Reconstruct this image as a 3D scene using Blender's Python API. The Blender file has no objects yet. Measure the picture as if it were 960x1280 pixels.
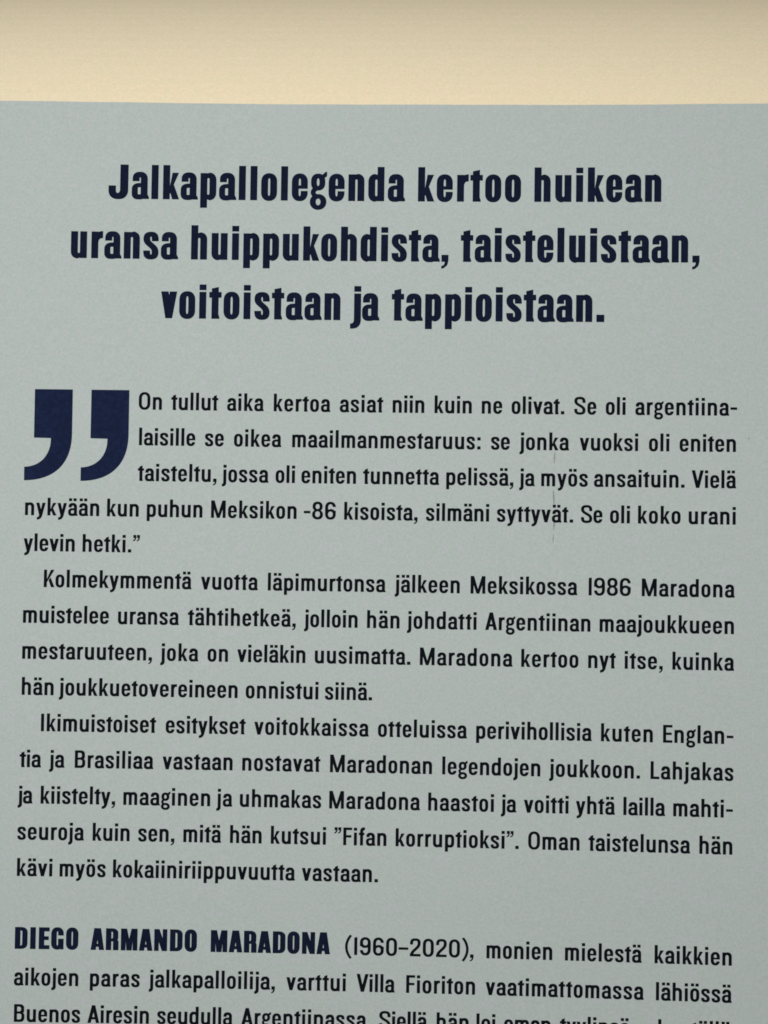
import bpy, math, random
from mathutils import Matrix, Vector
from mathutils.geometry import delaunay_2d_cdt

sc = bpy.context.scene
COL = sc.collection
MM = 0.001

# ------------------------------------------------------------------ camera
cam_data = bpy.data.cameras.new("camera")
cam_data.sensor_fit = 'HORIZONTAL'
cam_data.sensor_width = 36.0
cam_data.lens = 75.0
cam_data.clip_start = 0.005
cam_data.clip_end = 50.0
cam = bpy.data.objects.new("camera", cam_data)
COL.objects.link(cam)
cam.matrix_world = Matrix([[0.999218, -0.0133922, 0.03720268, 0.07474356], [0.0146711, 0.99930324, -0.0343191, -0.02750592], [-0.03671715, 0.03483807, 0.99871826, 0.29838438], [0, 0, 0, 1]])
sc.camera = cam

# ------------------------------------------------------------------ light
world = bpy.data.worlds.new("World")
sc.world = world
world.use_nodes = True
bg = world.node_tree.nodes["Background"]
bg.inputs[0].default_value = (1.0, 0.98, 0.95, 1)
bg.inputs[1].default_value = 0.20


def area_lamp(name, loc, target, size, watts, colour):
    d = bpy.data.lights.new(name, 'AREA')
    d.shape = 'DISK'
    d.size = size
    d.energy = watts
    d.color = colour
    o = bpy.data.objects.new(name, d)
    COL.objects.link(o)
    o.location = loc
    o.rotation_euler = (Vector(target) - Vector(loc)).to_track_quat('-Z', 'Y').to_euler()
    return o


area_lamp("room_lamp", (0.01, 0.038, 0.42), (0.05, 0.0, 0.0), 0.10, 1.60, (1.0, 0.985, 0.96))

sc.view_settings.view_transform = 'Standard'
sc.view_settings.look = 'None'
sc.view_settings.exposure = 0.0
sc.view_settings.gamma = 1.0
sc.cycles.filter_width = 1.7

# ------------------------------------------------------------------ materials


def surface(name, base, rough, grain=0.0, grain_scale=900.0, mottle=0.0, bump=0.0, spec=0.4, tint=0.0):
    m = bpy.data.materials.new(name)
    m.use_nodes = True
    nt = m.node_tree
    b = nt.nodes["Principled BSDF"]
    b.inputs["Roughness"].default_value = rough
    b.inputs["Specular IOR Level"].default_value = spec
    tc = nt.nodes.new("ShaderNodeTexCoord")
    fine = nt.nodes.new("ShaderNodeTexNoise")
    fine.inputs["Scale"].default_value = grain_scale
    fine.inputs["Detail"].default_value = 2.5
    fine.inputs["Roughness"].default_value = 0.65
    nt.links.new(tc.outputs["Object"], fine.inputs["Vector"])
    broad = nt.nodes.new("ShaderNodeTexNoise")
    broad.inputs["Scale"].default_value = grain_scale / 6.0
    broad.inputs["Detail"].default_value = 3.0
    nt.links.new(tc.outputs["Object"], broad.inputs["Vector"])

    def ramp(src, amount):
        r = nt.nodes.new("ShaderNodeMapRange")
        r.inputs["From Min"].default_value = 0.25
        r.inputs["From Max"].default_value = 0.75
        r.inputs["To Min"].default_value = 1.0 - amount
        r.inputs["To Max"].default_value = 1.0 + amount
        nt.links.new(src, r.inputs["Value"])
        return r.outputs["Result"]

    mul = nt.nodes.new("ShaderNodeMath")
    mul.operation = 'MULTIPLY'
    nt.links.new(ramp(fine.outputs["Fac"], grain), mul.inputs[0])
    nt.links.new(ramp(broad.outputs["Fac"], mottle), mul.inputs[1])
    # fibres of slightly different hue in the stock
    hue = nt.nodes.new("ShaderNodeMix")
    hue.data_type = 'RGBA'
    hue.inputs[6].default_value = (base[0] * (1 + tint), base[1], base[2] * (1 + tint), 1)
    hue.inputs[7].default_value = (base[0] * (1 - tint), base[1] * (1 + tint * .3), base[2] * (1 - tint), 1)
    tn = nt.nodes.new("ShaderNodeTexNoise")
    tn.inputs["Scale"].default_value = grain_scale / 3.0
    tn.inputs["Detail"].default_value = 1.0
    off = nt.nodes.new("ShaderNodeMapping")
    off.inputs["Location"].default_value = (3.1, 7.7, 1.3)
    nt.links.new(tc.outputs["Object"], off.inputs["Vector"])
    nt.links.new(off.outputs["Vector"], tn.inputs["Vector"])
    tr = nt.nodes.new("ShaderNodeMapRange")
    tr.inputs["From Min"].default_value = 0.35
    tr.inputs["From Max"].default_value = 0.65
    nt.links.new(tn.outputs["Fac"], tr.inputs["Value"])
    nt.links.new(tr.outputs["Result"], hue.inputs[0])
    vm = nt.nodes.new("ShaderNodeVectorMath")
    vm.operation = 'SCALE'
    nt.links.new(hue.outputs[2], vm.inputs[0])
    nt.links.new(mul.outputs[0], vm.inputs["Scale"])
    nt.links.new(vm.outputs[0], b.inputs["Base Color"])
    if bump:
        bp = nt.nodes.new("ShaderNodeBump")
        bp.inputs["Strength"].default_value = bump
        bp.inputs["Distance"].default_value = 0.00005
        nt.links.new(fine.outputs["Fac"], bp.inputs["Height"])
        nt.links.new(bp.outputs["Normal"], b.inputs["Normal"])
    return m


M_cover = surface("cover_stock", (0.370, 0.417, 0.408), 0.75, grain=0.085, grain_scale=2200, mottle=0.007, bump=0.08, spec=0.3, tint=0.018)
M_paper = surface("page_paper", (0.72, 0.68, 0.58), 0.8, grain=0.04, grain_scale=900, mottle=0.03)
M_table = surface("cream_paint", (0.785, 0.684, 0.490), 0.75, grain=0.07, grain_scale=2200, mottle=0.007, bump=0.08, spec=0.25, tint=0.018)
M_black = surface("black_ink", (0.0035, 0.0045, 0.0072), 0.8, grain=0.15, grain_scale=1500, spec=0.03)
M_navy = surface("navy_ink", (0.0058, 0.0090, 0.0240), 0.8, grain=0.25, grain_scale=1200, mottle=0.12, spec=0.03)
M_blue = surface("blue_ink", (0.0082, 0.0135, 0.0400), 0.8, grain=0.25, grain_scale=1200, mottle=0.12, spec=0.03)
M_scuff = surface("scuff_grey", (0.18, 0.21, 0.204), 0.7, grain=0.5, grain_scale=2600, mottle=0.3)
M_crease = surface("scuff_faint", (0.215, 0.245, 0.24), 0.7, grain=0.3, grain_scale=2600, mottle=0.2)

# ------------------------------------------------------------------ mesh helpers
TOP_Z = 14.0          # height of the back cover over the tabletop, mm
CURL = 1.3718            # how far the cover's sides curl up, mm


def lift(x):
    return CURL * ((x - 63.0) / 63.0) ** 2


def page(x, y, up=0.0):
    return (x * MM, y * MM, (TOP_Z + lift(x) + up) * MM)


def link(name, verts, faces, mat, parent=None, smooth=False):
    me = bpy.data.meshes.new(name)
    me.from_pydata(verts, [], faces)
    me.update()
    me.materials.append(mat)
    if smooth:
        for p in me.polygons:
            p.use_smooth = True
    o = bpy.data.objects.new(name, me)
    COL.objects.link(o)
    if parent:
        o.parent = parent
    return o


# ------------------------------------------------------------------ the setting: tabletop, with an edge rounding added to darken its far strip
def build_tabletop():
    prof = [(-600.0, 0.0), (-300.0, 0.0), (20.0, 0.0), (40.0, 0.0)]
    y0, R = 45.0, 56.0
    for i in range(0, 41):
        a = math.radians(90.0 * i / 40)
        prof.append((y0 + R * math.sin(a), -R + R * math.cos(a)))
    prof.append((y0 + R, -R - 30))
    prof.append((-600.0, -R - 30))
    xs = [-600.0, 740.0]
    v = [(x * MM, y * MM, z * MM) for x in xs for y, z in prof]
    n = len(prof)
    f = [(i, (i + 1) % n, n + (i + 1) % n, n + i) for i in range(n)]
    f += [tuple(range(n))[::-1], tuple(range(n, 2 * n))]
    o = link("tabletop", v, f, M_table)
    for p in o.data.polygons:
        p.use_smooth = len(p.vertices) == 4 and p.center.z > -(R + 1) * MM and p.normal.z > 0.0
    o['kind'] = 'structure'
    return o


build_tabletop()

# ------------------------------------------------------------------ the book
X0, X1 = -11.0, 138.0
Y0, Y1 = -158.0, 55.449
book = bpy.data.objects.new("book", None)
COL.objects.link(book)
book.empty_display_size = 0.02
book['label'] = "grey-green paperback lying back cover up on cream tabletop, printed with dark Finnish text"
book['category'] = "book"


def board(name, zfun, thick, nx, ny, mat):
    # a sheet of card with real thickness following zfun
    vs, fs = [], []
    for s in (0, 1):
        for j in range(ny + 1):
            for i in range(nx + 1):
                x = X0 + (X1 - X0) * i / nx
                y = Y0 + (Y1 - Y0) * j / ny
                # a trimmed edge is never perfectly straight
                if j == ny:
                    y += 0.03 * math.sin(x * 0.11) + 0.015 * math.sin(x * 0.37 + 1.0)
                vs.append((x * MM, y * MM, (zfun(x) - s * thick) * MM))
    st = (nx + 1) * (ny + 1)
    q = lambda s, i, j: s * st + j * (nx + 1) + i
    for j in range(ny):
        for i in range(nx):
            fs.append((q(0, i, j), q(0, i + 1, j), q(0, i + 1, j + 1), q(0, i, j + 1)))
            fs.append((q(1, i, j + 1), q(1, i + 1, j + 1), q(1, i + 1, j), q(1, i, j)))
    for i in range(nx):
        fs.append((q(1, i, 0), q(1, i + 1, 0), q(0, i + 1, 0), q(0, i, 0)))
        fs.append((q(0, i, ny), q(0, i + 1, ny), q(1, i + 1, ny), q(1, i, ny)))
    for j in range(ny):
        fs.append((q(0, 0, j), q(0, 0, j + 1), q(1, 0, j + 1), q(1, 0, j)))
        fs.append((q(1, nx, j), q(1, nx, j + 1), q(0, nx, j + 1), q(0, nx, j)))
    return link(name, vs, fs, mat, book)


board("back_cover", lambda x: TOP_Z + lift(x), 0.32, 120, 40, M_cover)
board("front_cover", lambda x: 0.36, 0.32, 2, 2, M_cover)


def box(name, x0, x1, y0, y1, z0, z1, mat):
    v = [(x * MM, y * MM, z * MM) for z in (z0, z1) for x, y in ((x0, y0), (x1, y0), (x1, y1), (x0, y1))]
    f = [(3, 2, 1, 0), (4, 5, 6, 7), (0, 1, 5, 4), (1, 2, 6, 5), (2, 3, 7, 6), (3, 0, 4, 7)]
    return link(name, v, f, mat, book)


box("page_block", X0 + 0.5, X1 - 0.5, Y0 + 0.3, Y1 - 0.4, 0.42, TOP_Z - 0.36, M_paper)
box("spine", X1 + 0.02, X1 + 0.34, Y0, Y1 - 0.02, 0.04, TOP_Z + lift(X1), M_cover)

# ------------------------------------------------------------------ lettering: a condensed grotesque drawn from outlines
SEG = 9


def arc(cx, cy, rx, ry, a0, a1, n=SEG, e=2.25):
    out = []
    for i in range(n + 1):
        a = math.radians(a0 + (a1 - a0) * i / n)
        c, s = math.cos(a), math.sin(a)
        out.append((cx + rx * math.copysign(abs(c) ** (2 / e), c), cy + ry * math.copysign(abs(s) ** (2 / e), s)))
    return out


def rb(x0, y0, x1, y1, tl=None, tr=None, br=None, bl=None, e=2.25):
    p = []
    p += arc(x1 - tr[0], y1 - tr[1], tr[0], tr[1], 0, 90, e=e) if tr else [(x1, y1)]
    p += arc(x0 + tl[0], y1 - tl[1], tl[0], tl[1], 90, 180, e=e) if tl else [(x0, y1)]
    p += arc(x0 + bl[0], y0 + bl[1], bl[0], bl[1], 180, 270, e=e) if bl else [(x0, y0)]
    p += arc(x1 - br[0], y0 + br[1], br[0], br[1], 270, 360, e=e) if br else [(x1, y0)]
    return p


def oval(x0, y0, x1, y1, ry=None, e=2.25):
    r = ((x1 - x0) / 2, min(ry or 0.6 * (x1 - x0), (y1 - y0) / 2))
    return rb(x0, y0, x1, y1, r, r, r, r, e=e)


def rc(x0, y0, x1, y1):
    return [(x0, y0), (x1, y0), (x1, y1), (x0, y1)]


def bez(p0, p1, p2, p3, n=14):
    out = []
    for i in range(n + 1):
        t = i / n
        u = 1 - t
        out.append(tuple(u * u * u * a + 3 * u * u * t * b + 3 * u * t * t * c + t * t * t * d for a, b, c, d in zip(p0, p1, p2, p3)))
    return out


def path(*segs):
    out = list(segs[0])
    for s in segs[1:]:
        out += s[1:]
    return out


def stroke(pts, sv, sh):
    # sweep an elliptical pen: sv wide on verticals, sh tall on horizontals
    L, R = [], []
    n = len(pts)
    for i, (x, y) in enumerate(pts):
        a = pts[max(i - 1, 0)]
        b = pts[min(i + 1, n - 1)]
        tx, ty = b[0] - a[0], b[1] - a[1]
        d = math.hypot(tx, ty) or 1
        nx, ny = -ty / d, tx / d
        k = math.hypot(sv / 2 * nx, sh / 2 * ny)
        ox, oy = (sv / 2) ** 2 * nx / k, (sh / 2) ** 2 * ny / k
        L.append((x + ox, y + oy))
        R.append((x - ox, y - oy))
    return [('+', [L[i], R[i], R[i + 1], L[i + 1]]) for i in range(n - 1)]


class Style:
    pass


def style(**k):
    s = Style()
    s.__dict__.update(k)
    return s


BODY = style(cap=700, xh=508, asc=712, desc=168, ov=9, sv=123, sh=101, n=368, o=356, nx=0.30, ry=0.56, sbs=52, sbr=36, sbd=13, bold=False, scale=0.0044571428571428574)
HEAD = style(cap=700, xh=545, asc=700, desc=165, ov=11, sv=141, sh=103, n=325, o=324, nx=0.55, ry=0.55, sbs=45, sbr=30, sbd=9, bold=True, scale=0.008857142857142857)
CAPS = style(cap=700, xh=545, asc=700, desc=165, ov=9, sv=178, sh=130, n=326, o=400, nx=0.55, ry=0.5, sbs=42, sbr=30, sbd=6, bold=True, scale=0.005485714285714286)


def glyph(ch, S):
    """outline operations, advance-side bearings: (ops, width, left, right)"""
    sv, sh, xh, cap, asc, ov, de = S.sv, S.sh, S.xh, S.cap, S.asc, S.ov, S.desc
    P = lambda poly: ('+', poly)
    N = lambda poly: ('-', poly)
    ss, sr, sd = S.sbs, S.sbr, S.sbd
    w = S.n

    def ring(x0, y0, x1, y1, a=None, b=None, ry=None, e=2.25):
        a = a or sv
        b = b or sh
        ww = x1 - x0
        ro = ry or S.ry * ww
        ri = max(ro - b, 0.5 * (ww - 2 * a)) if not S.bold else max(ro - b, 0.62 * (ww - 2 * a))
        return [P(oval(x0, y0, x1, y1, ro, e)), N(oval(x0 + a, y0 + b, x1 - a, y1 - b, ri, e))]

    def arch(x0, x1, top, stem_top, nx=None):
        # stem at x0 and a shoulder running to a right leg at x1
        ww = x1 - x0
        c = ww - 2 * sv
        ops = [P(rb(x0 + sv * (S.nx if nx is None else nx), 0, x1, top + ov, tl=(ww * 0.46, ww * 0.38), tr=(ww * 0.46, ww * 0.46))),
               N(rb(x0 + sv, -2, x1 - sv, top - sh, tl=(c * 0.5, c * 0.62), tr=(c * 0.5, c * 0.72))),
               P(rc(x0, 0, x0 + sv, stem_top))]
        return ops

    def bowl(stem_lo, stem_hi, wd):
        c = wd - 2 * sv
        return [P(rb(sv * S.nx, -ov, wd, xh + ov, tl=(wd * .46, wd * .38), tr=(wd * .46, wd * .5), br=(wd * .46, wd * .5), bl=(wd * .46, wd * .38))),
                N(rb(sv, sh, wd - sv, xh - sh, tl=(c * .5, c * .6), tr=(c * .5, c * .8), br=(c * .5, c * .8), bl=(c * .5, c * .6))),
                P(rc(0, stem_lo, sv, stem_hi))]

    def flip(ops, wd, h):
        return [(k, [(wd - x, h - y) for x, y in p][::1]) for k, p in ops]

    def vflip(ops, h):
        return [(k, [(x, h - y) for x, y in p]) for k, p in ops]

    def hflip(ops, wd):
        return [(k, [(wd - x, y) for x, y in p]) for k, p in ops]

    def vee(wd, top, a, b):
        # straight-sided V, a = stroke width across the top, b = width of its foot
        m = wd / 2
        inner = top - (m - a) * top / (m - b / 2)
        return [P([(0, top), (m - b / 2, 0), (m + b / 2, 0), (wd, top), (wd - a, top), (m, inner), (a, top)])]

    def umlaut(wd, y):
        d = sv * 1.02
        g = 52 if not S.bold else 46
        return [P(rc(wd / 2 - g / 2 - d, y, wd / 2 - g / 2, y + d * 0.92)), P(rc(wd / 2 + g / 2, y, wd / 2 + g / 2 + d, y + d * 0.92))]

    dot_w = sv * (1.0 if S.bold else 1.05)
    dot_h = sv * (0.82 if S.bold else 0.98)
    dot_y = asc - dot_h - (4 if S.bold else 12)

    if ch in 'aä':
        wd = S.n * (0.955 if not S.bold else 0.98)
        c = wd - 2 * sv
        bt = xh * (0.605 if not S.bold else 0.60)
        ops = [P(rb(wd * 0.035, xh * .3, wd, xh + ov, tl=(wd * .45, wd * .42), tr=(wd * .47, wd * .47))),
               N(rb(wd * 0.035 + sv, 0, wd - sv, xh - sh, tl=(c * .5, c * .62), tr=(c * .5, c * .62))),
               N(rc(-10, 0, wd - sv, xh * (0.66 if not S.bold else 0.665)))]
        # slanted upper edge of the bowl
        k = sv * (0.94 if not S.bold else 0.88)
        ob = rb(-4, -ov, wd - sv * .4, bt, tl=(wd * .50, wd * .40), br=(wd * .3, wd * .26), bl=(wd * .40, wd * .40))
        ops += [P(ob),
                N(rb(k - 4, sh * 0.92, wd - sv, bt - sh * 0.86, tl=(c * .6, c * .55), bl=(c * .5, c * .6), br=(c * .45, c * .4))),
                P(rc(wd - sv, 0 if not S.bold else 0, wd, xh * .75)),
                P([(wd - sv * .6, 0), (wd + sv * .22, 0), (wd + sv * .20, sh * .42), (wd - 2, sh * .95), (wd - sv * .6, sh * 1.2)])]
        if ch == 'ä':
            ops += umlaut(wd, asc - sv * .96 - 6)
        return ops, wd, sr - 4, sr - 2
    if ch == 'b':
        return bowl(0, asc, w), w, ss, sr
    if ch == 'p':
        return bowl(-de, xh, w), w, ss, sr
    if ch == 'd':
        return hflip(bowl(0, asc, w), w), w, sr, ss
    if ch == 'e':
        wd = S.o
        ops = ring(0, -ov, wd, xh + ov)
        y0, y1 = (xh * .445, xh * .585) if not S.bold else (xh * .445, xh * .575)
        g = xh * (.305 if not S.bold else .365)
        ops += [N(rc(wd - sv - 1, g, wd + 20, y0)), P(rc(sv * .8, y0, wd - (0 if not S.bold else 0) - 1, y1 if not S.bold else y1))]
        return ops, wd, sr, sr - 2
    if ch == 'f':
        wd = S.n * .64
        x = wd * .20
        ops = [P(rb(x, 0, x + sv * 2.1, asc + ov, tl=(sv * 1.25, sv * 1.35))), N(rb(x + sv, -5, x + sv * 3, asc - sh, tl=(sv * .55, sv * .6))),
               N(rc(wd + 6, 0, wd + 300, asc + 50)), P(rc(0, xh - sh, wd * .93, xh))]
        return ops, wd, sd + 4, sd
    if ch == 'g':
        wd = S.o * .97
        y = xh * (.36 if not S.bold else .385)
        ops = []
        gk = .90 if not S.bold else .84
        # lower bowl
        lx0, lx1, ly0, ly1 = (-wd * .03, wd * 1.0, -de - 8, xh * .215) if not S.bold else (-wd * .05, wd * 1.02, -de - 20, xh * .255)
        hb = ly1 - ly0
        ops += [P(oval(lx0, ly0, lx1, ly1, hb * .5, 2.1)), N(oval(lx0 + sv * .86, ly0 + sh * .92, lx1 - sv * .86, ly1 - sh * .92, hb, 2.1))]
        # link on the left
        ops += stroke(path(bez((sv * .95, y + sh * .55), (sv * .2, y - sh * .0), (sv * .15, ly1 + 10), (sv * .78, ly1 - sh * .5))), sv * .72, sh * .9)
        ub = [P(oval(wd * .01, y, wd * .93, xh + ov, wd * .5)), N(oval(wd * .01 + sv * gk, y + sh * .9, wd * .93 - sv * gk, xh + ov - sh * .95, wd * .4))]
        ops += ub
        # ear
        ops += [P([(wd * .66, xh - sh * .25), (wd * .80, xh + sh * .05), (wd * .93, xh + sh * .42), (wd * 1.04, xh + sh * .50), (wd * 1.04, xh - sh * .42), (wd * .90, xh - sh * .72), (wd * .72, xh - sh * 1.1)])]
        return ops, wd, sr, sd + 4
    if ch == 'h':
        return arch(0, w, xh, asc), w, ss, ss
    if ch == 'i':
        return [P(rc(0, 0, sv, xh)), P(rc(sv / 2 - dot_w / 2, dot_y, sv / 2 + dot_w / 2, dot_y + dot_h))], sv, ss, ss
    if ch == 'j':
        x = 0
        ops = [P(rb(-sv * .95, -de - 4, sv, xh, br=(sv * 1.25, sv * 1.25))), N(rb(-sv * 1.5, -de - 4 + sh, 0, xh + 5, br=(sv * .5, sv * .55))),
               N(rc(-sv * 1.6, -de - 20, -sv * (.54 if S.bold else .44), xh + 5)),
               P(rc(sv / 2 - dot_w / 2, dot_y, sv / 2 + dot_w / 2, dot_y + dot_h))]
        return ops, sv, ss + 4, ss - 16
    if ch == 'k':
        wd = S.n * (.985 if not S.bold else 1.0)
        q = sv * 1.13
        yl, yh = (xh * .25, xh * .475) if not S.bold else (xh * .20, xh * .47)
        jx, jy = sv + .44 * (wd - sv), None
        sl = (xh - yl) / (wd - sv)
        jy = yl + sl * (jx - sv) - 4
        q2 = sv * 1.10
        if S.bold:
            q, q2 = sv * .93, sv * 1.0
        ops = [P(rc(0, 0, sv, asc)), P([(sv - 2, yl), (wd - 4, xh), (wd - 4 - q, xh), (sv - 2, yh)]),
               P([(wd + 6 - q2, 0), (wd + 6, 0), (jx, jy), (jx - q2 * .86, jy - (0 if not S.bold else 0))])]
        # keep the leg inside the arm
        ops = [ops[2], N([(-50, yh), (sv - 2, yh), (wd - 4 - q, xh), (wd - 4 - q, xh + 300), (-50, xh + 300)]), ops[0], ops[1]]
        return ops, wd, ss, sd
    if ch == 'l':
        return [P(rc(0, 0, sv, asc))], sv, ss, ss
    if ch == 'm':
        W = S.n * 1.51
        m = W / 2 + sv / 2
        sub = lambda x0, x1: arch(x0, x1, xh, xh)
        return sub(m - sv, W) + sub(0, m), W, ss, ss
    if ch == 'n':
        return arch(0, w, xh, xh), w, ss, ss
    if ch in 'oö':
        wd = S.o
        ops = ring(0, -ov, wd, xh + ov)
        if ch == 'ö':
            ops += umlaut(wd, asc - sv * .96 - 6)
        return ops, wd, sr, sr
    if ch == 'r':
        wd = S.n * (.645 if not S.bold else .72)
        t = sh * (1.06 if not S.bold else 1.42)
        ww = S.n
        ops = [P(rb(sv * S.nx, xh * .4, sv * S.nx + ww * 1.1, xh + ov, tl=(ww * .46, ww * .40))),
               N(rb(sv, -2, sv + ww, xh + ov - t, tl=(ww * .22, ww * .30))),
               N(rc(wd, 0, wd + 600, xh + 60)), P(rc(0, 0, sv, xh))]
        return ops, wd, ss, sd
    if ch == 's':
        wd = S.o * (.955 if not S.bold else .965)
        a, b = wd - sv / 2, sv / 2
        top, bot = xh + ov - sh / 2, -ov + sh / 2
        yu, yl = xh * .745, xh * .265
        if S.bold:
            yu, yl = xh * .74, xh * .27
        m = wd / 2
        pts = path(bez((a, xh * .665), (a, top - 20), (a - wd * .07, top), (m, top)),
                   bez((m, top), (b + wd * .05, top), (b, top - 30), (b, yu)),
                   bez((b, yu), (b, xh * .54), (a, xh * .50), (a, yl)),
                   bez((a, yl), (a, bot + 30), (a - wd * .05, bot), (m, bot)),
                   bez((m, bot), (b + wd * .07, bot), (b, bot + 20), (b, xh * .315)))
        return stroke(pts, sv * .98, sh), wd, sr - 4, sr - 4
    if ch == 't':
        wd = S.n * (.68 if not S.bold else .77)
        x = wd * (.265 if not S.bold else .20)
        h = xh * (1.235 if not S.bold else 1.19)
        ops = [P([(x, 0), (x + sv, 0), (x + sv, h), (x, h - sv * (.40 if not S.bold else .22))]),
               P(rc(0, xh - sh * (.92 if not S.bold else 1.12), wd, xh)),
               P([(x + sv * .4, 0), (x + sv * (1.16), 0), (x + sv * 1.14, sh * .35), (x + sv, sh * .9), (x + sv * .4, sh)])]
        if not S.bold:
            ops += [P([(x - sv * .24, xh - 2), (x + 2, xh + sv * .30), (x + 2, xh - 2)])]
        return ops, wd, 6 if not S.bold else 8, 6
    if ch == 'u':
        return flip(arch(0, w, xh, xh), w, xh), w, ss, ss
    if ch == 'v':
        wd = S.n * (1.03 if not S.bold else 1.0)
        return vee(wd, xh, sv * 1.06, sv * .98), wd, sd, sd
    if ch == 'y':
        wd = S.n * 1.03
        m = wd / 2
        ops = [P([(0, xh), (m - sv * .50, 0), (m + sv * .5, 0), (sv * 1.06, xh)]),
               P([(wd, xh), (wd - sv * 1.06, xh), (m - sv * .40, -12), (m + sv * .50, 0)])]
        bt = -de - 2 + sh / 2
        ops += stroke(bez((m + sv * .06, 18), (m - sv * .30, bt + 18), (m - sv * .62, bt), (wd * .09, bt)), sv * .98, sh)
        return ops, wd, sd, sd
    # ---- figures and signs
    if ch == '1':
        return [P([(0, 0), (sv, 0), (sv, cap), (sv * .30, cap), (0, cap - sv * .22)])], sv, ss + 6, ss
    if ch == '0':
        wd = 436
        return ring(0, -ov, wd, cap + ov, ry=.55 * wd), wd, sr, sr
    if ch in '69':
        wd = 432
        ops = ring(0, -ov, wd, cap + ov, ry=.55 * wd)
        ops += [N(rc(wd * .45, cap * .50, wd + 9, cap * .715)), N(rc(sv, cap * .4, wd * .5, cap * .74))]
        ops += [P(rb(sv * .4, -ov, wd, cap * .595, tl=(wd * .45, wd * .36), tr=(wd * .47, wd * .5), br=(wd * .5, wd * .5), bl=(wd * .5, wd * .5))),
                N(oval(sv, -ov + sh, wd - sv, cap * .595 - sh, wd * .3))]
        if ch == '9':
            ops = flip(ops, wd, cap)
        return ops, wd, sr, sr
    if ch == '8':
        wd = 436
        ops = [P(oval(0, -ov, wd, cap * .545, wd * .54)), P(oval(wd * .035, cap * .455, wd * .965, cap + ov, wd * .5)),
               N(oval(sv, -ov + sh, wd - sv, cap * .545 - sh * .62, wd * .34)), N(oval(wd * .035 + sv, cap * .545 + sh * .32, wd * .965 - sv, cap + ov - sh, wd * .32))]
        return ops, wd, sr, sr
    if ch == '2':
        wd = 425
        a, b = wd - sv / 2, sv / 2
        top = cap + ov - sh / 2
        pts = path(bez((b, cap * .66), (b, top - 20), (b + wd * .1, top), (wd * .5, top)),
                   bez((wd * .5, top), (a - wd * .04, top), (a, top - 40), (a, cap * .72)),
                   bez((a, cap * .72), (a, cap * .46), (b + 10, cap * .34), (b + 6, sh * .5)))
        return stroke(pts, sv * .98, sh) + [P(rc(0, 0, wd, sh))], wd, sr, sr
    if ch == '(' or ch == ')':
        wd = 255
        pts = bez((wd - 40, cap + 72), (-25, cap * .70), (-25, cap * .22), (wd - 40, -132), 24)
        ops = stroke(pts, sv * .84, sh * .84)
        return (ops if ch == '(' else hflip(ops, wd)), wd, 20, 20
    if ch == '.':
        return [P(rc(0, 0, sv * 1.12, sv * 1.05))], sv * 1.12, ss * .8, ss * .8
    if ch == ':':
        return [P(rc(0, 0, sv * 1.1, sv * 1.05)), P(rc(0, xh - sv * 1.2, sv * 1.1, xh - sv * .15))], sv * 1.1, ss, ss
    if ch == ',':
        q = sv * (1.12 if not S.bold else 1.0)
        ops = [P([(0, 0), (0, q), (q, q), (q, q * .12), (q * .82, -q * .52), (q * .34, -q * .92), (-q * .02, -q * 1.0), (-q * .02, -q * .62), (q * .30, -q * .50), (q * .46, -q * .2), (q * .46, 0)])]
        return ops, q, ss * .8, ss * .8
    if ch == '-':
        wd = 262
        return [P(rc(0, xh * .46, wd, xh * .46 + sh * .98))], wd, 30, 24
    if ch == '–':
        wd = 385
        return [P(rc(0, xh * .49, wd, xh * .49 + sh * .95))], wd, 12, 12
    if ch == '”':
        q = sv * 1.0
        one = [(q * .02, 0), (q * .02, q * .98), (q, q), (q, q * .1), (q * .88, -q * .42), (q * .62, -q * .82), (q * .22, -q * 1.02), (-q * .04, -q * 1.04), (-q * .02, -q * .72), (q * .28, -q * .54), (q * .46, -q * .22), (q * .5, 0)]
        y = cap - q + 6
        return [P([(x + k, yy + y) for x, yy in one]) for k in (0, q * 1.2)], q * 2.2, 24, 24
    # ---- capitals
    if ch == 'O':
        wd = 466 if not S.bold else 398
        return ring(0, -ov, wd, cap + ov, ry=.56 * wd), wd, sr, sr
    if ch == 'S':
        wd = 448
        a, b = wd - sv / 2, sv / 2
        top, bot = cap + ov - sh / 2, -ov + sh / 2
        m = wd / 2
        pts = path(bez((a, cap * .665), (a, top - 40), (a - wd * .07, top), (m, top)),
                   bez((m, top), (b + wd * .05, top), (b, top - 50), (b, cap * .745)),
                   bez((b, cap * .745), (b, cap * .53), (a, cap * .50), (a, cap * .255)),
                   bez((a, cap * .255), (a, bot + 50), (a - wd * .05, bot), (m, bot)),
                   bez((m, bot), (b + wd * .07, bot), (b, bot + 40), (b, cap * .325)))
        return stroke(pts, sv * 1.0, sh), wd, sr - 6, sr - 6
    if ch == 'V':
        wd = 475
        return vee(wd, cap, sv * 1.1, sv * 1.08), wd, 6, 0
    if ch == 'A':
        wd = 475 if not S.bold else 438
        a = sv * 1.1 if not S.bold else sv * .94
        b = sv * 1.08 if not S.bold else sv * 1.22
        ops = [(k, [(x, cap - y) for x, y in p]) for k, p in vee(wd, cap, a, b)]
        y0 = cap * (.20 if not S.bold else .145)
        y1 = y0 + sh * (.95 if not S.bold else .78)
        e = lambda y: (wd / 2 - b / 2) * y / cap
        ops += [P([(e(y0) + 4, y0), (wd - e(y0) - 4, y0), (wd - e(y1) - 4, y1), (e(y1) + 4, y1)])]
        return ops, wd, 4, 4
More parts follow.
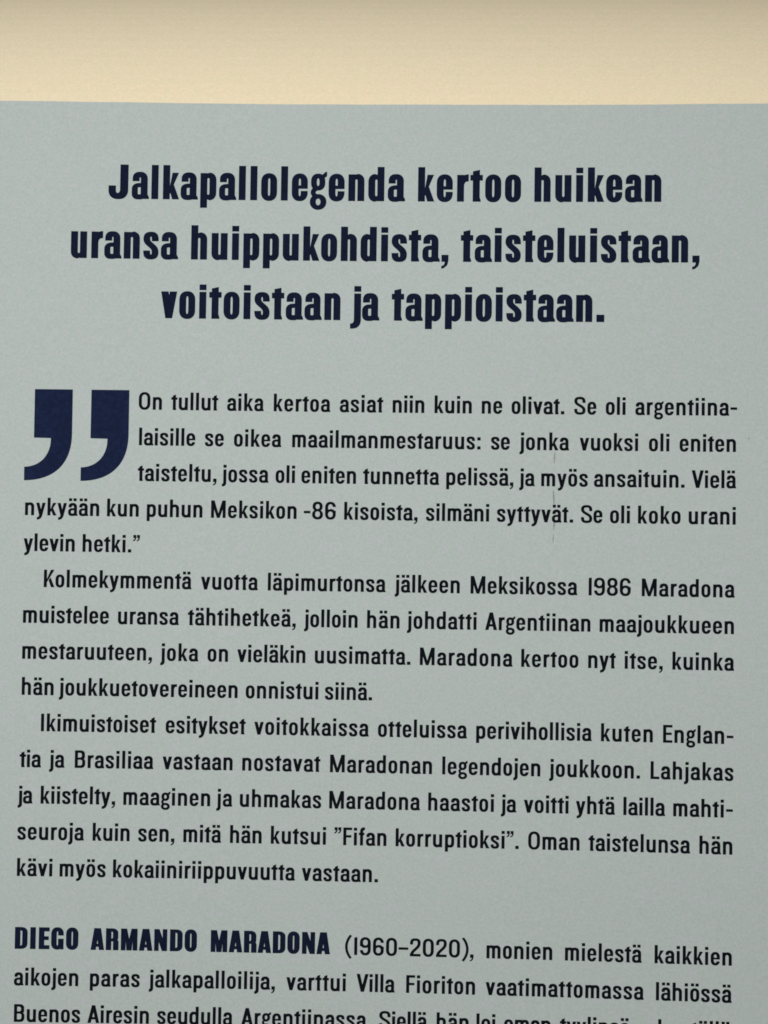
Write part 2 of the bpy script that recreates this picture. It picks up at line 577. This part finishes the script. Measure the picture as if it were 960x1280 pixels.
    if ch == 'M':
        wd = 588 if not S.bold else 535
        m = wd / 2
        q = sv * (1.12 if not S.bold else .98)
        ops = [P(rc(0, 0, sv * 1.0, cap)), P(rc(wd - sv, 0, wd, cap))]
        if S.bold:
            sv2 = sv * .86
            ops = [P(rc(0, 0, sv2, cap)), P(rc(wd - sv2, 0, wd, cap))]
            q = sv * 1.1
        hb = sv * .46
        ops += [P([(0, cap), (q, cap), (m + hb, 0), (m - hb, 0)]), P([(wd, cap), (wd - q, cap), (m - hb, 0), (m + hb, 0)])]
        if S.bold:
            ops += [N([(sv2, -2), (sv2 + 2, cap * .42), (m - hb - 3, -2)]), N([(wd - sv2, -2), (wd - sv2 - 2, cap * .42), (m + hb + 3, -2)])]
        return ops, wd, ss, ss
    if ch == 'N':
        wd = 420
        s2 = sv * .84
        ops = [P(rc(0, 0, s2, cap)), P(rc(wd - s2, 0, wd, cap)), P([(0, cap), (s2 * 1.12, cap), (wd, 0), (wd - s2 * 1.12, 0)])]
        return ops, wd, ss, ss
    if ch == 'K':
        wd = 428
        ops = [P(rc(0, 0, sv, cap)), P([(sv - 2, cap * .28), (wd - 8, cap), (wd - 8 - sv * 1.17, cap), (sv - 2, cap * .46)]),
               P([(wd + 4 - sv * 1.15, 0), (wd + 4, 0), (sv + .47 * (wd - sv), cap * .565), (sv + .22 * (wd - sv), cap * .40)])]
        return ops, wd, ss, 2
    if ch == 'I':
        return [P(rc(0, 0, sv, cap))], sv, ss + 4, ss + 4
    if ch in 'EFL':
        wd = {'E': 365, 'F': 350, 'L': 345}[ch] if not S.bold else 345
        ops = [P(rc(0, 0, sv, cap))]
        if ch in 'EF':
            ops += [P(rc(sv - 2, cap - sh, wd, cap)), P(rc(sv - 2, cap * .5 - sh * .45, wd * .93, cap * .5 + sh * .5))]
        if ch in 'EL':
            ops += [P(rc(sv - 2, 0, wd + 2, sh))]
        return ops, wd, ss, 14
    if ch == 'B':
        wd = 418
        ops = [P(rb(0, 0, wd, cap * .55, tr=(wd * .4, wd * .33), br=(wd * .42, wd * .4))), P(rb(0, cap * .45, wd * .96, cap, tr=(wd * .42, wd * .38), br=(wd * .4, wd * .3))),
               N(rb(sv, sh, wd - sv, cap * .545 - sh * .55, tr=(wd * .2, wd * .18), br=(wd * .2, wd * .2))), N(rb(sv, cap * .545 + sh * .35, wd * .96 - sv, cap - sh, tr=(wd * .2, wd * .2), br=(wd * .2, wd * .18)))]
        return ops, wd, ss, sr
    if ch == 'D':
        wd = 408
        return [P(rb(0, 0, wd, cap, tr=(wd * .52, wd * .42), br=(wd * .52, wd * .42))), N(rb(sv, sh * .84, wd - sv * .96, cap - sh * .84, tr=(wd * .12, wd * .16), br=(wd * .12, wd * .16)))], wd, ss, sr
    if ch == 'G':
        wd = 402
        ops = ring(0, -ov, wd, cap + ov, ry=.54 * wd)
        ops += [N(rc(wd - sv - 2, cap * .49, wd + 9, cap * .635)), P(rc(wd * .55, cap * .36, wd, cap * .49)), P(rc(wd - sv * .62, 0, wd, cap * .45))]
        ops += [N([(wd - sv * .66, -30), (wd - sv * .62, -30), (wd - sv * .62, cap * .06), (wd - sv * .66, cap * .04)])]
        return ops, wd, sr, ss - 6
    if ch == 'R':
        wd = 412
        ops = [P(rb(0, cap * .40, wd * .97, cap, tr=(wd * .46, wd * .4), br=(wd * .4, wd * .3))), P(rb(wd * .3, 0, wd, cap * .52, tr=(wd * .3, wd * .3))),
               N(rc(sv, -2, wd - sv, cap * .40)), N(rb(sv, cap * .40 + sh * .74, wd * .97 - sv * .97, cap - sh * .84, tr=(wd * .1, wd * .1), br=(wd * .1, wd * .1))),
               P(rc(0, 0, sv, cap))]
        return ops, wd, ss, ss - 16
    if ch == 'J':
        wd = 400
        s2 = sv * 1.18
        ops = [P(rb(0, -ov, wd, cap, bl=(wd * .48, wd * .46), br=(wd * .48, wd * .50))), N(rb(s2 * .90, sh * 1.12, wd - s2, cap + 9, bl=(wd * .12, wd * .14), br=(wd * .14, wd * .2))),
               N(rc(-9, cap * .385, wd - s2, cap + 20))]
        return ops, wd, 16, ss
    raise ValueError(ch)


def inside(poly, x, y):
    c = False
    j = len(poly) - 1
    for i in range(len(poly)):
        xi, yi = poly[i]
        xj, yj = poly[j]
        if (yi > y) != (yj > y) and x < (xj - xi) * (y - yi) / (yj - yi) + xi:
            c = not c
        j = i
    return c


def solve(ops):
    """outline operations -> one clean flat mesh (verts, faces)"""
    vs, es, boxes = [], [], []
    for k, p in ops:
        b = len(vs)
        vs += [Vector(q) for q in p]
        n = len(p)
        es += [(b + i, b + (i + 1) % n) for i in range(n)]
        boxes.append((min(q[0] for q in p), max(q[0] for q in p), min(q[1] for q in p), max(q[1] for q in p)))
    ov, oe, of = delaunay_2d_cdt(vs, es, [], 0, 0.01)[:3]
    keep = []
    for f in of:
        x = sum(ov[i][0] for i in f) / len(f)
        y = sum(ov[i][1] for i in f) / len(f)
        st = False
        for (k, p), bb in zip(ops, boxes):
            if st == (k == '+') or not (bb[0] <= x <= bb[1] and bb[2] <= y <= bb[3]):
                continue
            if inside(p, x, y):
                st = k == '+'
        if st:
            keep.append(f)
    used = sorted({i for f in keep for i in f})
    idx = {o: n for n, o in enumerate(used)}
    V = [(ov[i][0], ov[i][1]) for i in used]
    F = []
    for f in keep:
        f = [idx[i] for i in f]
        ar = sum(V[f[i]][0] * V[f[(i + 1) % len(f)]][1] - V[f[(i + 1) % len(f)]][0] * V[f[i]][1] for i in range(len(f)))
        F.append(tuple(f) if ar > 0 else tuple(reversed(f)))
    return V, F


CACHE = {}
KERN = {'tt': 16, 'rt': 2}


def get_glyph(ch, S):
    key = (ch, id(S))
    if key not in CACHE:
        ops, wd, l, r = glyph(ch, S)
        V, F = solve(ops)
        CACHE[key] = (V, F, wd, l, r, min(v[0] for v in V), max(v[0] for v in V))
    return CACHE[key]


REPORT = []
INK_UP = 0.05        # mm the ink film stands over the stock


def set_word(text, S, x0, x1, y, vs, fs):
    """set a word so that its ink runs from x0 to x1 on baseline y (mm)"""
    gl = [get_glyph(c, S) for c in text]
    pos, pen = [], 0.0
    for i, g in enumerate(gl):
        if i:
            pen += g[3] + KERN.get(text[i - 1:i + 1], 0)
        pos.append(pen)
        pen += g[2] + g[4]
    lo = pos[0] + gl[0][5]
    hi = max(p + g[6] for p, g in zip(pos[-2:], gl[-2:]))
    want = (x1 - x0) / S.scale
    extra = (want - (hi - lo))
    kx = 1.0
    track = 0.0
    if len(gl) > 1:
        track = extra / (len(gl) - 1)
    REPORT.append((text, round(track)))
    for i, g in enumerate(gl):
        b = len(vs)
        for vx, vy in g[0]:
            X = x0 + (pos[i] + track * i + vx - lo) * S.scale
            vs.append(page(X, y + vy * S.scale, INK_UP))
        fs += [tuple(b + k for k in f) for f in g[1]]


def text_part(name, lines, S, mat, parent, label=None):
    vs, fs = [], []
    for y, words in lines:
        for t, a, b in words:
            set_word(t, S, a, b, y, vs, fs)
    o = link(name, vs, fs, mat, parent)
    if label:
        o['label'] = label
    return o


HEADING = [
    (37.962, [('Jalkapallolegenda', 13.768, 67.118), ('kertoo', 69.396, 87.79), ('huikean', 90.165, 112.607)]),
    (27.133, [('uransa', 7.227, 26.527), ('huippukohdista,', 28.814, 75.007), ('taisteluistaan,', 77.177, 119.396)]),
    (16.485, [('voitoistaan', 23.6, 55.814), ('ja', 57.577, 62.832), ('tappioistaan.', 64.978, 102.783)]),
]
PAR_QUOTE = [
    (0.0, [('On', 19.972, 24.129), ('tullut', 25.777, 34.207), ('aika', 35.812, 42.377), ('kertoa', 44.153, 54.305), ('asiat', 55.979, 63.74), ('niin', 65.41, 71.073), ('kuin', 72.883, 79.514), ('ne', 81.276, 84.91), ('olivat.', 86.569, 95.906), ('Se', 97.642, 101.545), ('oli', 103.192, 106.691), ('argentiina-', 108.389, 126.148)]),
    (-6.398, [('laisille', 20.143, 30.212), ('se', 31.946, 35.326), ('oikea', 37.145, 45.637), ('maailmanmestaruus:', 47.555, 81.157), ('se', 83.002, 86.333), ('jonka', 88.061, 96.821), ('vuoksi', 98.653, 108.952), ('oli', 110.829, 114.408), ('eniten', 116.181, 125.984)]),
    (-12.795, [('taisteltu,', 20.042, 34.154), ('jossa', 35.113, 43.456), ('oli', 44.701, 48.176), ('eniten', 49.32, 59.077), ('tunnetta', 60.319, 73.895), ('pelissä,', 75.132, 87.047), ('ja', 88.079, 90.822), ('myös', 91.952, 100.169), ('ansaituin.', 101.252, 117.111), ('Vielä', 118.323, 126.071)]),
    (-19.193, [('nykyään', 0.05, 13.295), ('kun', 14.681, 20.355), ('puhun', 21.785, 31.74), ('Meksikon', 33.27, 48.568), ('-86', 49.854, 55.566), ('kisoista,', 57.05, 70.143), ('silmäni', 71.622, 82.834), ('syttyvät.', 84.208, 97.661), ('Se', 99.026, 102.805), ('oli', 104.124, 107.628), ('koko', 109.027, 116.467), ('urani', 117.859, 126.047)]),
    (-25.591, [('ylevin', -0.064, 9.06), ('hetki.”', 10.444, 20.669)]),
]
PAR_TWO = [
    (-31.988, [('Kolmekymmentä', 3.681, 30.035), ('vuotta', 31.706, 41.888), ('läpimurtonsa', 43.643, 64.637), ('jälkeen', 66.258, 77.798), ('Meksikossa', 79.696, 98.541), ('1986', 100.506, 107.887), ('Maradona', 109.801, 125.957)]),
    (-38.386, [('muistelee', 0.123, 15.404), ('uransa', 17.03, 27.915), ('tähtihetkeä,', 29.485, 48.744), ('jolloin', 50.226, 59.753), ('hän', 61.418, 67.203), ('johdatti', 68.523, 80.853), ('Argentiinan', 82.365, 100.894), ('maajoukkueen', 102.491, 125.864)]),
    (-44.784, [('mestaruuteen,', 0.124, 23.232), ('joka', 24.715, 31.503), ('on', 33.128, 36.778), ('vieläkin', 38.404, 50.559), ('uusimatta.', 52.225, 69.224), ('Maradona', 70.883, 87.285), ('kertoo', 88.793, 98.857), ('nyt', 100.553, 105.394), ('itse,', 106.931, 113.579), ('kuinka', 115.247, 125.95)]),
    (-51.182, [('hän', 0.182, 5.851), ('joukkuetovereineen', 6.803, 38.604), ('onnistui', 40.042, 52.983), ('siinä.', 54.135, 62.505)]),
]
PAR_THREE = [
    (-57.579, [('Ikimuistoiset', 3.732, 24.196), ('esitykset', 25.918, 40.141), ('voitokkaissa', 41.664, 62.033), ('otteluissa', 63.65, 79.402), ('perivihollisia', 81.011, 101.327), ('kuten', 102.921, 111.966), ('Englan-', 113.73, 125.903)]),
    (-63.977, [('tia', 0.086, 3.915), ('ja', 5.334, 8.074), ('Brasiliaa', 9.878, 23.852), ('vastaan', 25.473, 37.936), ('nostavat', 39.643, 53.53), ('Maradonan', 55.234, 73.314), ('legendojen', 75.108, 92.388), ('joukkoon.', 93.931, 109.798), ('Lahjakas', 111.619, 125.948)]),
    (-70.375, [('ja', -0.097, 2.539), ('kiistelty,', 3.956, 17.199), ('maaginen', 18.634, 34.071), ('ja', 35.165, 38.008), ('uhmakas', 39.33, 53.775), ('Maradona', 55.193, 71.282), ('haastoi', 72.709, 84.313), ('ja', 85.537, 88.249), ('voitti', 89.555, 97.404), ('yhtä', 98.663, 105.501), ('lailla', 106.95, 114.215), ('mahti-', 115.6, 125.897)]),
    (-76.772, [('seuroja', -0.01, 11.795), ('kuin', 13.313, 19.885), ('sen,', 21.405, 27.839), ('mitä', 29.415, 36.134), ('hän', 37.697, 43.32), ('kutsui', 44.939, 54.728), ('”Fifan', 56.188, 65.434), ('korruptioksi”.', 67.046, 88.746), ('Oman', 90.387, 99.386), ('taistelunsa', 100.922, 118.598), ('hän', 120.172, 125.86)]),
    (-83.17, [('kävi', 0.049, 6.319), ('myös', 7.594, 15.759), ('kokaiiniriippuvuutta', 17.049, 49.345), ('vastaan.', 50.536, 64.029)]),
]
PAR_BIO = [
    (-95.965, [('(1960–2020),', 58.399, 81.048), ('monien', 83.308, 94.83), ('mielestä', 97.035, 110.394), ('kaikkien', 112.595, 125.9)]),
    (-102.363, [('aikojen', -0.041, 11.317), ('paras', 13.368, 22.185), ('jalkapalloilija,', 23.799, 46.113), ('varttui', 48.122, 58.64), ('Villa', 60.518, 67.275), ('Fioriton', 69.276, 81.396), ('vaatimattomassa', 83.234, 110.798), ('lähiössä', 112.886, 125.945)]),
    (-108.761, [('Buenos', 0.089, 11.778), ('Airesin', 13.064, 23.939), ('seudulla', 25.396, 38.74), ('Argentiinassa.', 40.24, 63.182), ('Siellä', 64.62, 73.039), ('hän', 74.711, 80.342), ('loi', 81.702, 85.022), ('oman', 86.548, 94.678), ('tyylinsä', 96.281, 108.435), ('kentällä', 113.328, 125.799)]),
]
PAR_NAME = [
    (-95.965, [('DIEGO', -0.044, 11.181), ('ARMANDO', 13.361, 32.175), ('MARADONA', 34.627, 55.755)]),
]
QUOTES = [
    [(1.358, 3.407), (1.361, -5.303), (4.386, -5.353), (4.384, -5.719), (4.364, -6.076), (4.324, -6.423), (4.267, -6.76), (4.191, -7.086), (4.098, -7.4), (3.987, -7.703), (3.859, -7.993), (3.715, -8.271), (3.554, -8.535), (3.376, -8.785), (3.183, -9.021), (2.974, -9.242), (2.75, -9.447), (2.511, -9.637), (2.258, -9.81), (1.99, -9.966), (1.708, -10.104), (1.412, -10.224), (1.104, -10.326), (0.782, -10.408), (0.447, -10.471), (0.099, -10.514), (-0.26, -10.536), (-0.253, -12.97), (0.423, -12.944), (1.071, -12.887), (1.693, -12.8), (2.287, -12.683), (2.854, -12.535), (3.393, -12.358), (3.904, -12.151), (4.387, -11.916), (4.841, -11.652), (5.268, -11.359), (5.665, -11.038), (6.034, -10.689), (6.374, -10.313), (6.685, -9.909), (6.967, -9.478), (7.219, -9.021), (7.442, -8.537), (7.634, -8.027), (7.797, -7.492), (7.93, -6.931), (8.032, -6.344), (8.103, -5.733), (8.144, -5.097), (8.154, -4.436), (8.13, 3.437)],
    [(11.471, 3.439), (11.462, -5.273), (14.492, -5.324), (14.49, -5.69), (14.469, -6.047), (14.43, -6.394), (14.372, -6.731), (14.296, -7.056), (14.202, -7.371), (14.091, -7.674), (13.962, -7.964), (13.817, -8.242), (13.655, -8.506), (13.477, -8.756), (13.283, -8.992), (13.074, -9.212), (12.849, -9.418), (12.61, -9.607), (12.356, -9.78), (12.087, -9.935), (11.805, -10.074), (11.508, -10.194), (11.199, -10.295), (10.876, -10.378), (10.54, -10.44), (10.193, -10.483), (9.832, -10.505), (9.836, -12.939), (10.513, -12.914), (11.163, -12.857), (11.786, -12.77), (12.381, -12.653), (12.949, -12.505), (13.489, -12.328), (14.001, -12.122), (14.485, -11.887), (14.941, -11.623), (15.369, -11.33), (15.767, -11.009), (16.137, -10.661), (16.478, -10.284), (16.79, -9.881), (17.073, -9.45), (17.326, -8.993), (17.549, -8.51), (17.743, -8.0), (17.906, -7.464), (18.04, -6.903), (18.143, -6.317), (18.215, -5.706), (18.257, -5.07), (18.268, -4.409), (18.252, 3.464)],
]
SCUFFS = [
    (94.332, -6.554, 94.202, -8.829, 0.31, 0, 1),
    (94.098, -13.515, 94.343, -16.49, 0.338, 1, 2),
    (94.336, -18.475, 94.275, -20.601, 0.31, 1, 3),
    (94.225, -21.168, 94.159, -22.868, 0.211, 0, 4),
]
SPECKS = [
    (128.205, -3.974, 0.16),
]

text_part("heading_text", HEADING, HEAD, M_navy, book, "large bold dark blue heading of three centred lines")
text_part("quoted_paragraph", PAR_QUOTE, BODY, M_black, book, "black paragraph beside the big quotation marks")
text_part("body_paragraph", PAR_TWO, BODY, M_black, book, "black four line paragraph starting with a number of years")
text_part("body_paragraph", PAR_THREE, BODY, M_black, book, "black five line paragraph in the lower middle of the cover")
bio = text_part("biography_text", PAR_BIO, BODY, M_black, book, "black biography lines at the foot of the view")
text_part("bold_name", PAR_NAME, CAPS, M_navy, bio, "name in heavy dark blue capitals")

# the two big quotation marks
def quotation_mark(pts):
    V, F = solve([('+', pts)])
    # finer triangles are not needed: the mark is flat and the curl is gentle
    return link("quotation_mark", [page(x, y, INK_UP) for x, y in V], F, M_blue, book)


for q in QUOTES:
    quotation_mark(q)


# ------------------------------------------------------------------ wear on the cover
def scuff(x0, y0, x1, y1, wd, mat, seed):
    rnd = random.Random(seed)
    n = 14
    v = []
    for i in range(n + 1):
        t = i / n
        x = x0 + (x1 - x0) * t + rnd.uniform(-.02, .02)
        y = y0 + (y1 - y0) * t
        h = wd * (0.25 + 0.75 * math.sin(math.pi * min(max(t, .04), .96))) * rnd.uniform(.6, 1.1) / 2
        v += [page(x - h, y, 0.03), page(x + h, y, 0.03)]
    f = [(2 * i, 2 * i + 1, 2 * i + 3, 2 * i + 2) for i in range(n)]
    return link("scuff_mark", v, f, mat, book)


for a in SCUFFS:
    scuff(*a[:5], M_scuff if a[5] else M_crease, a[6])

for sx, sy, r in SPECKS:
    rnd = random.Random(int(sx * 10))
    ring = [(sx + r * rnd.uniform(.6, 1.2) * math.cos(k * math.pi / 5), sy + r * rnd.uniform(.6, 1.2) * math.sin(k * math.pi / 5)) for k in range(10)]
    link("dirt_speck", [page(x, y, 0.03) for x, y in ring], [tuple(range(10))], M_scuff, book)
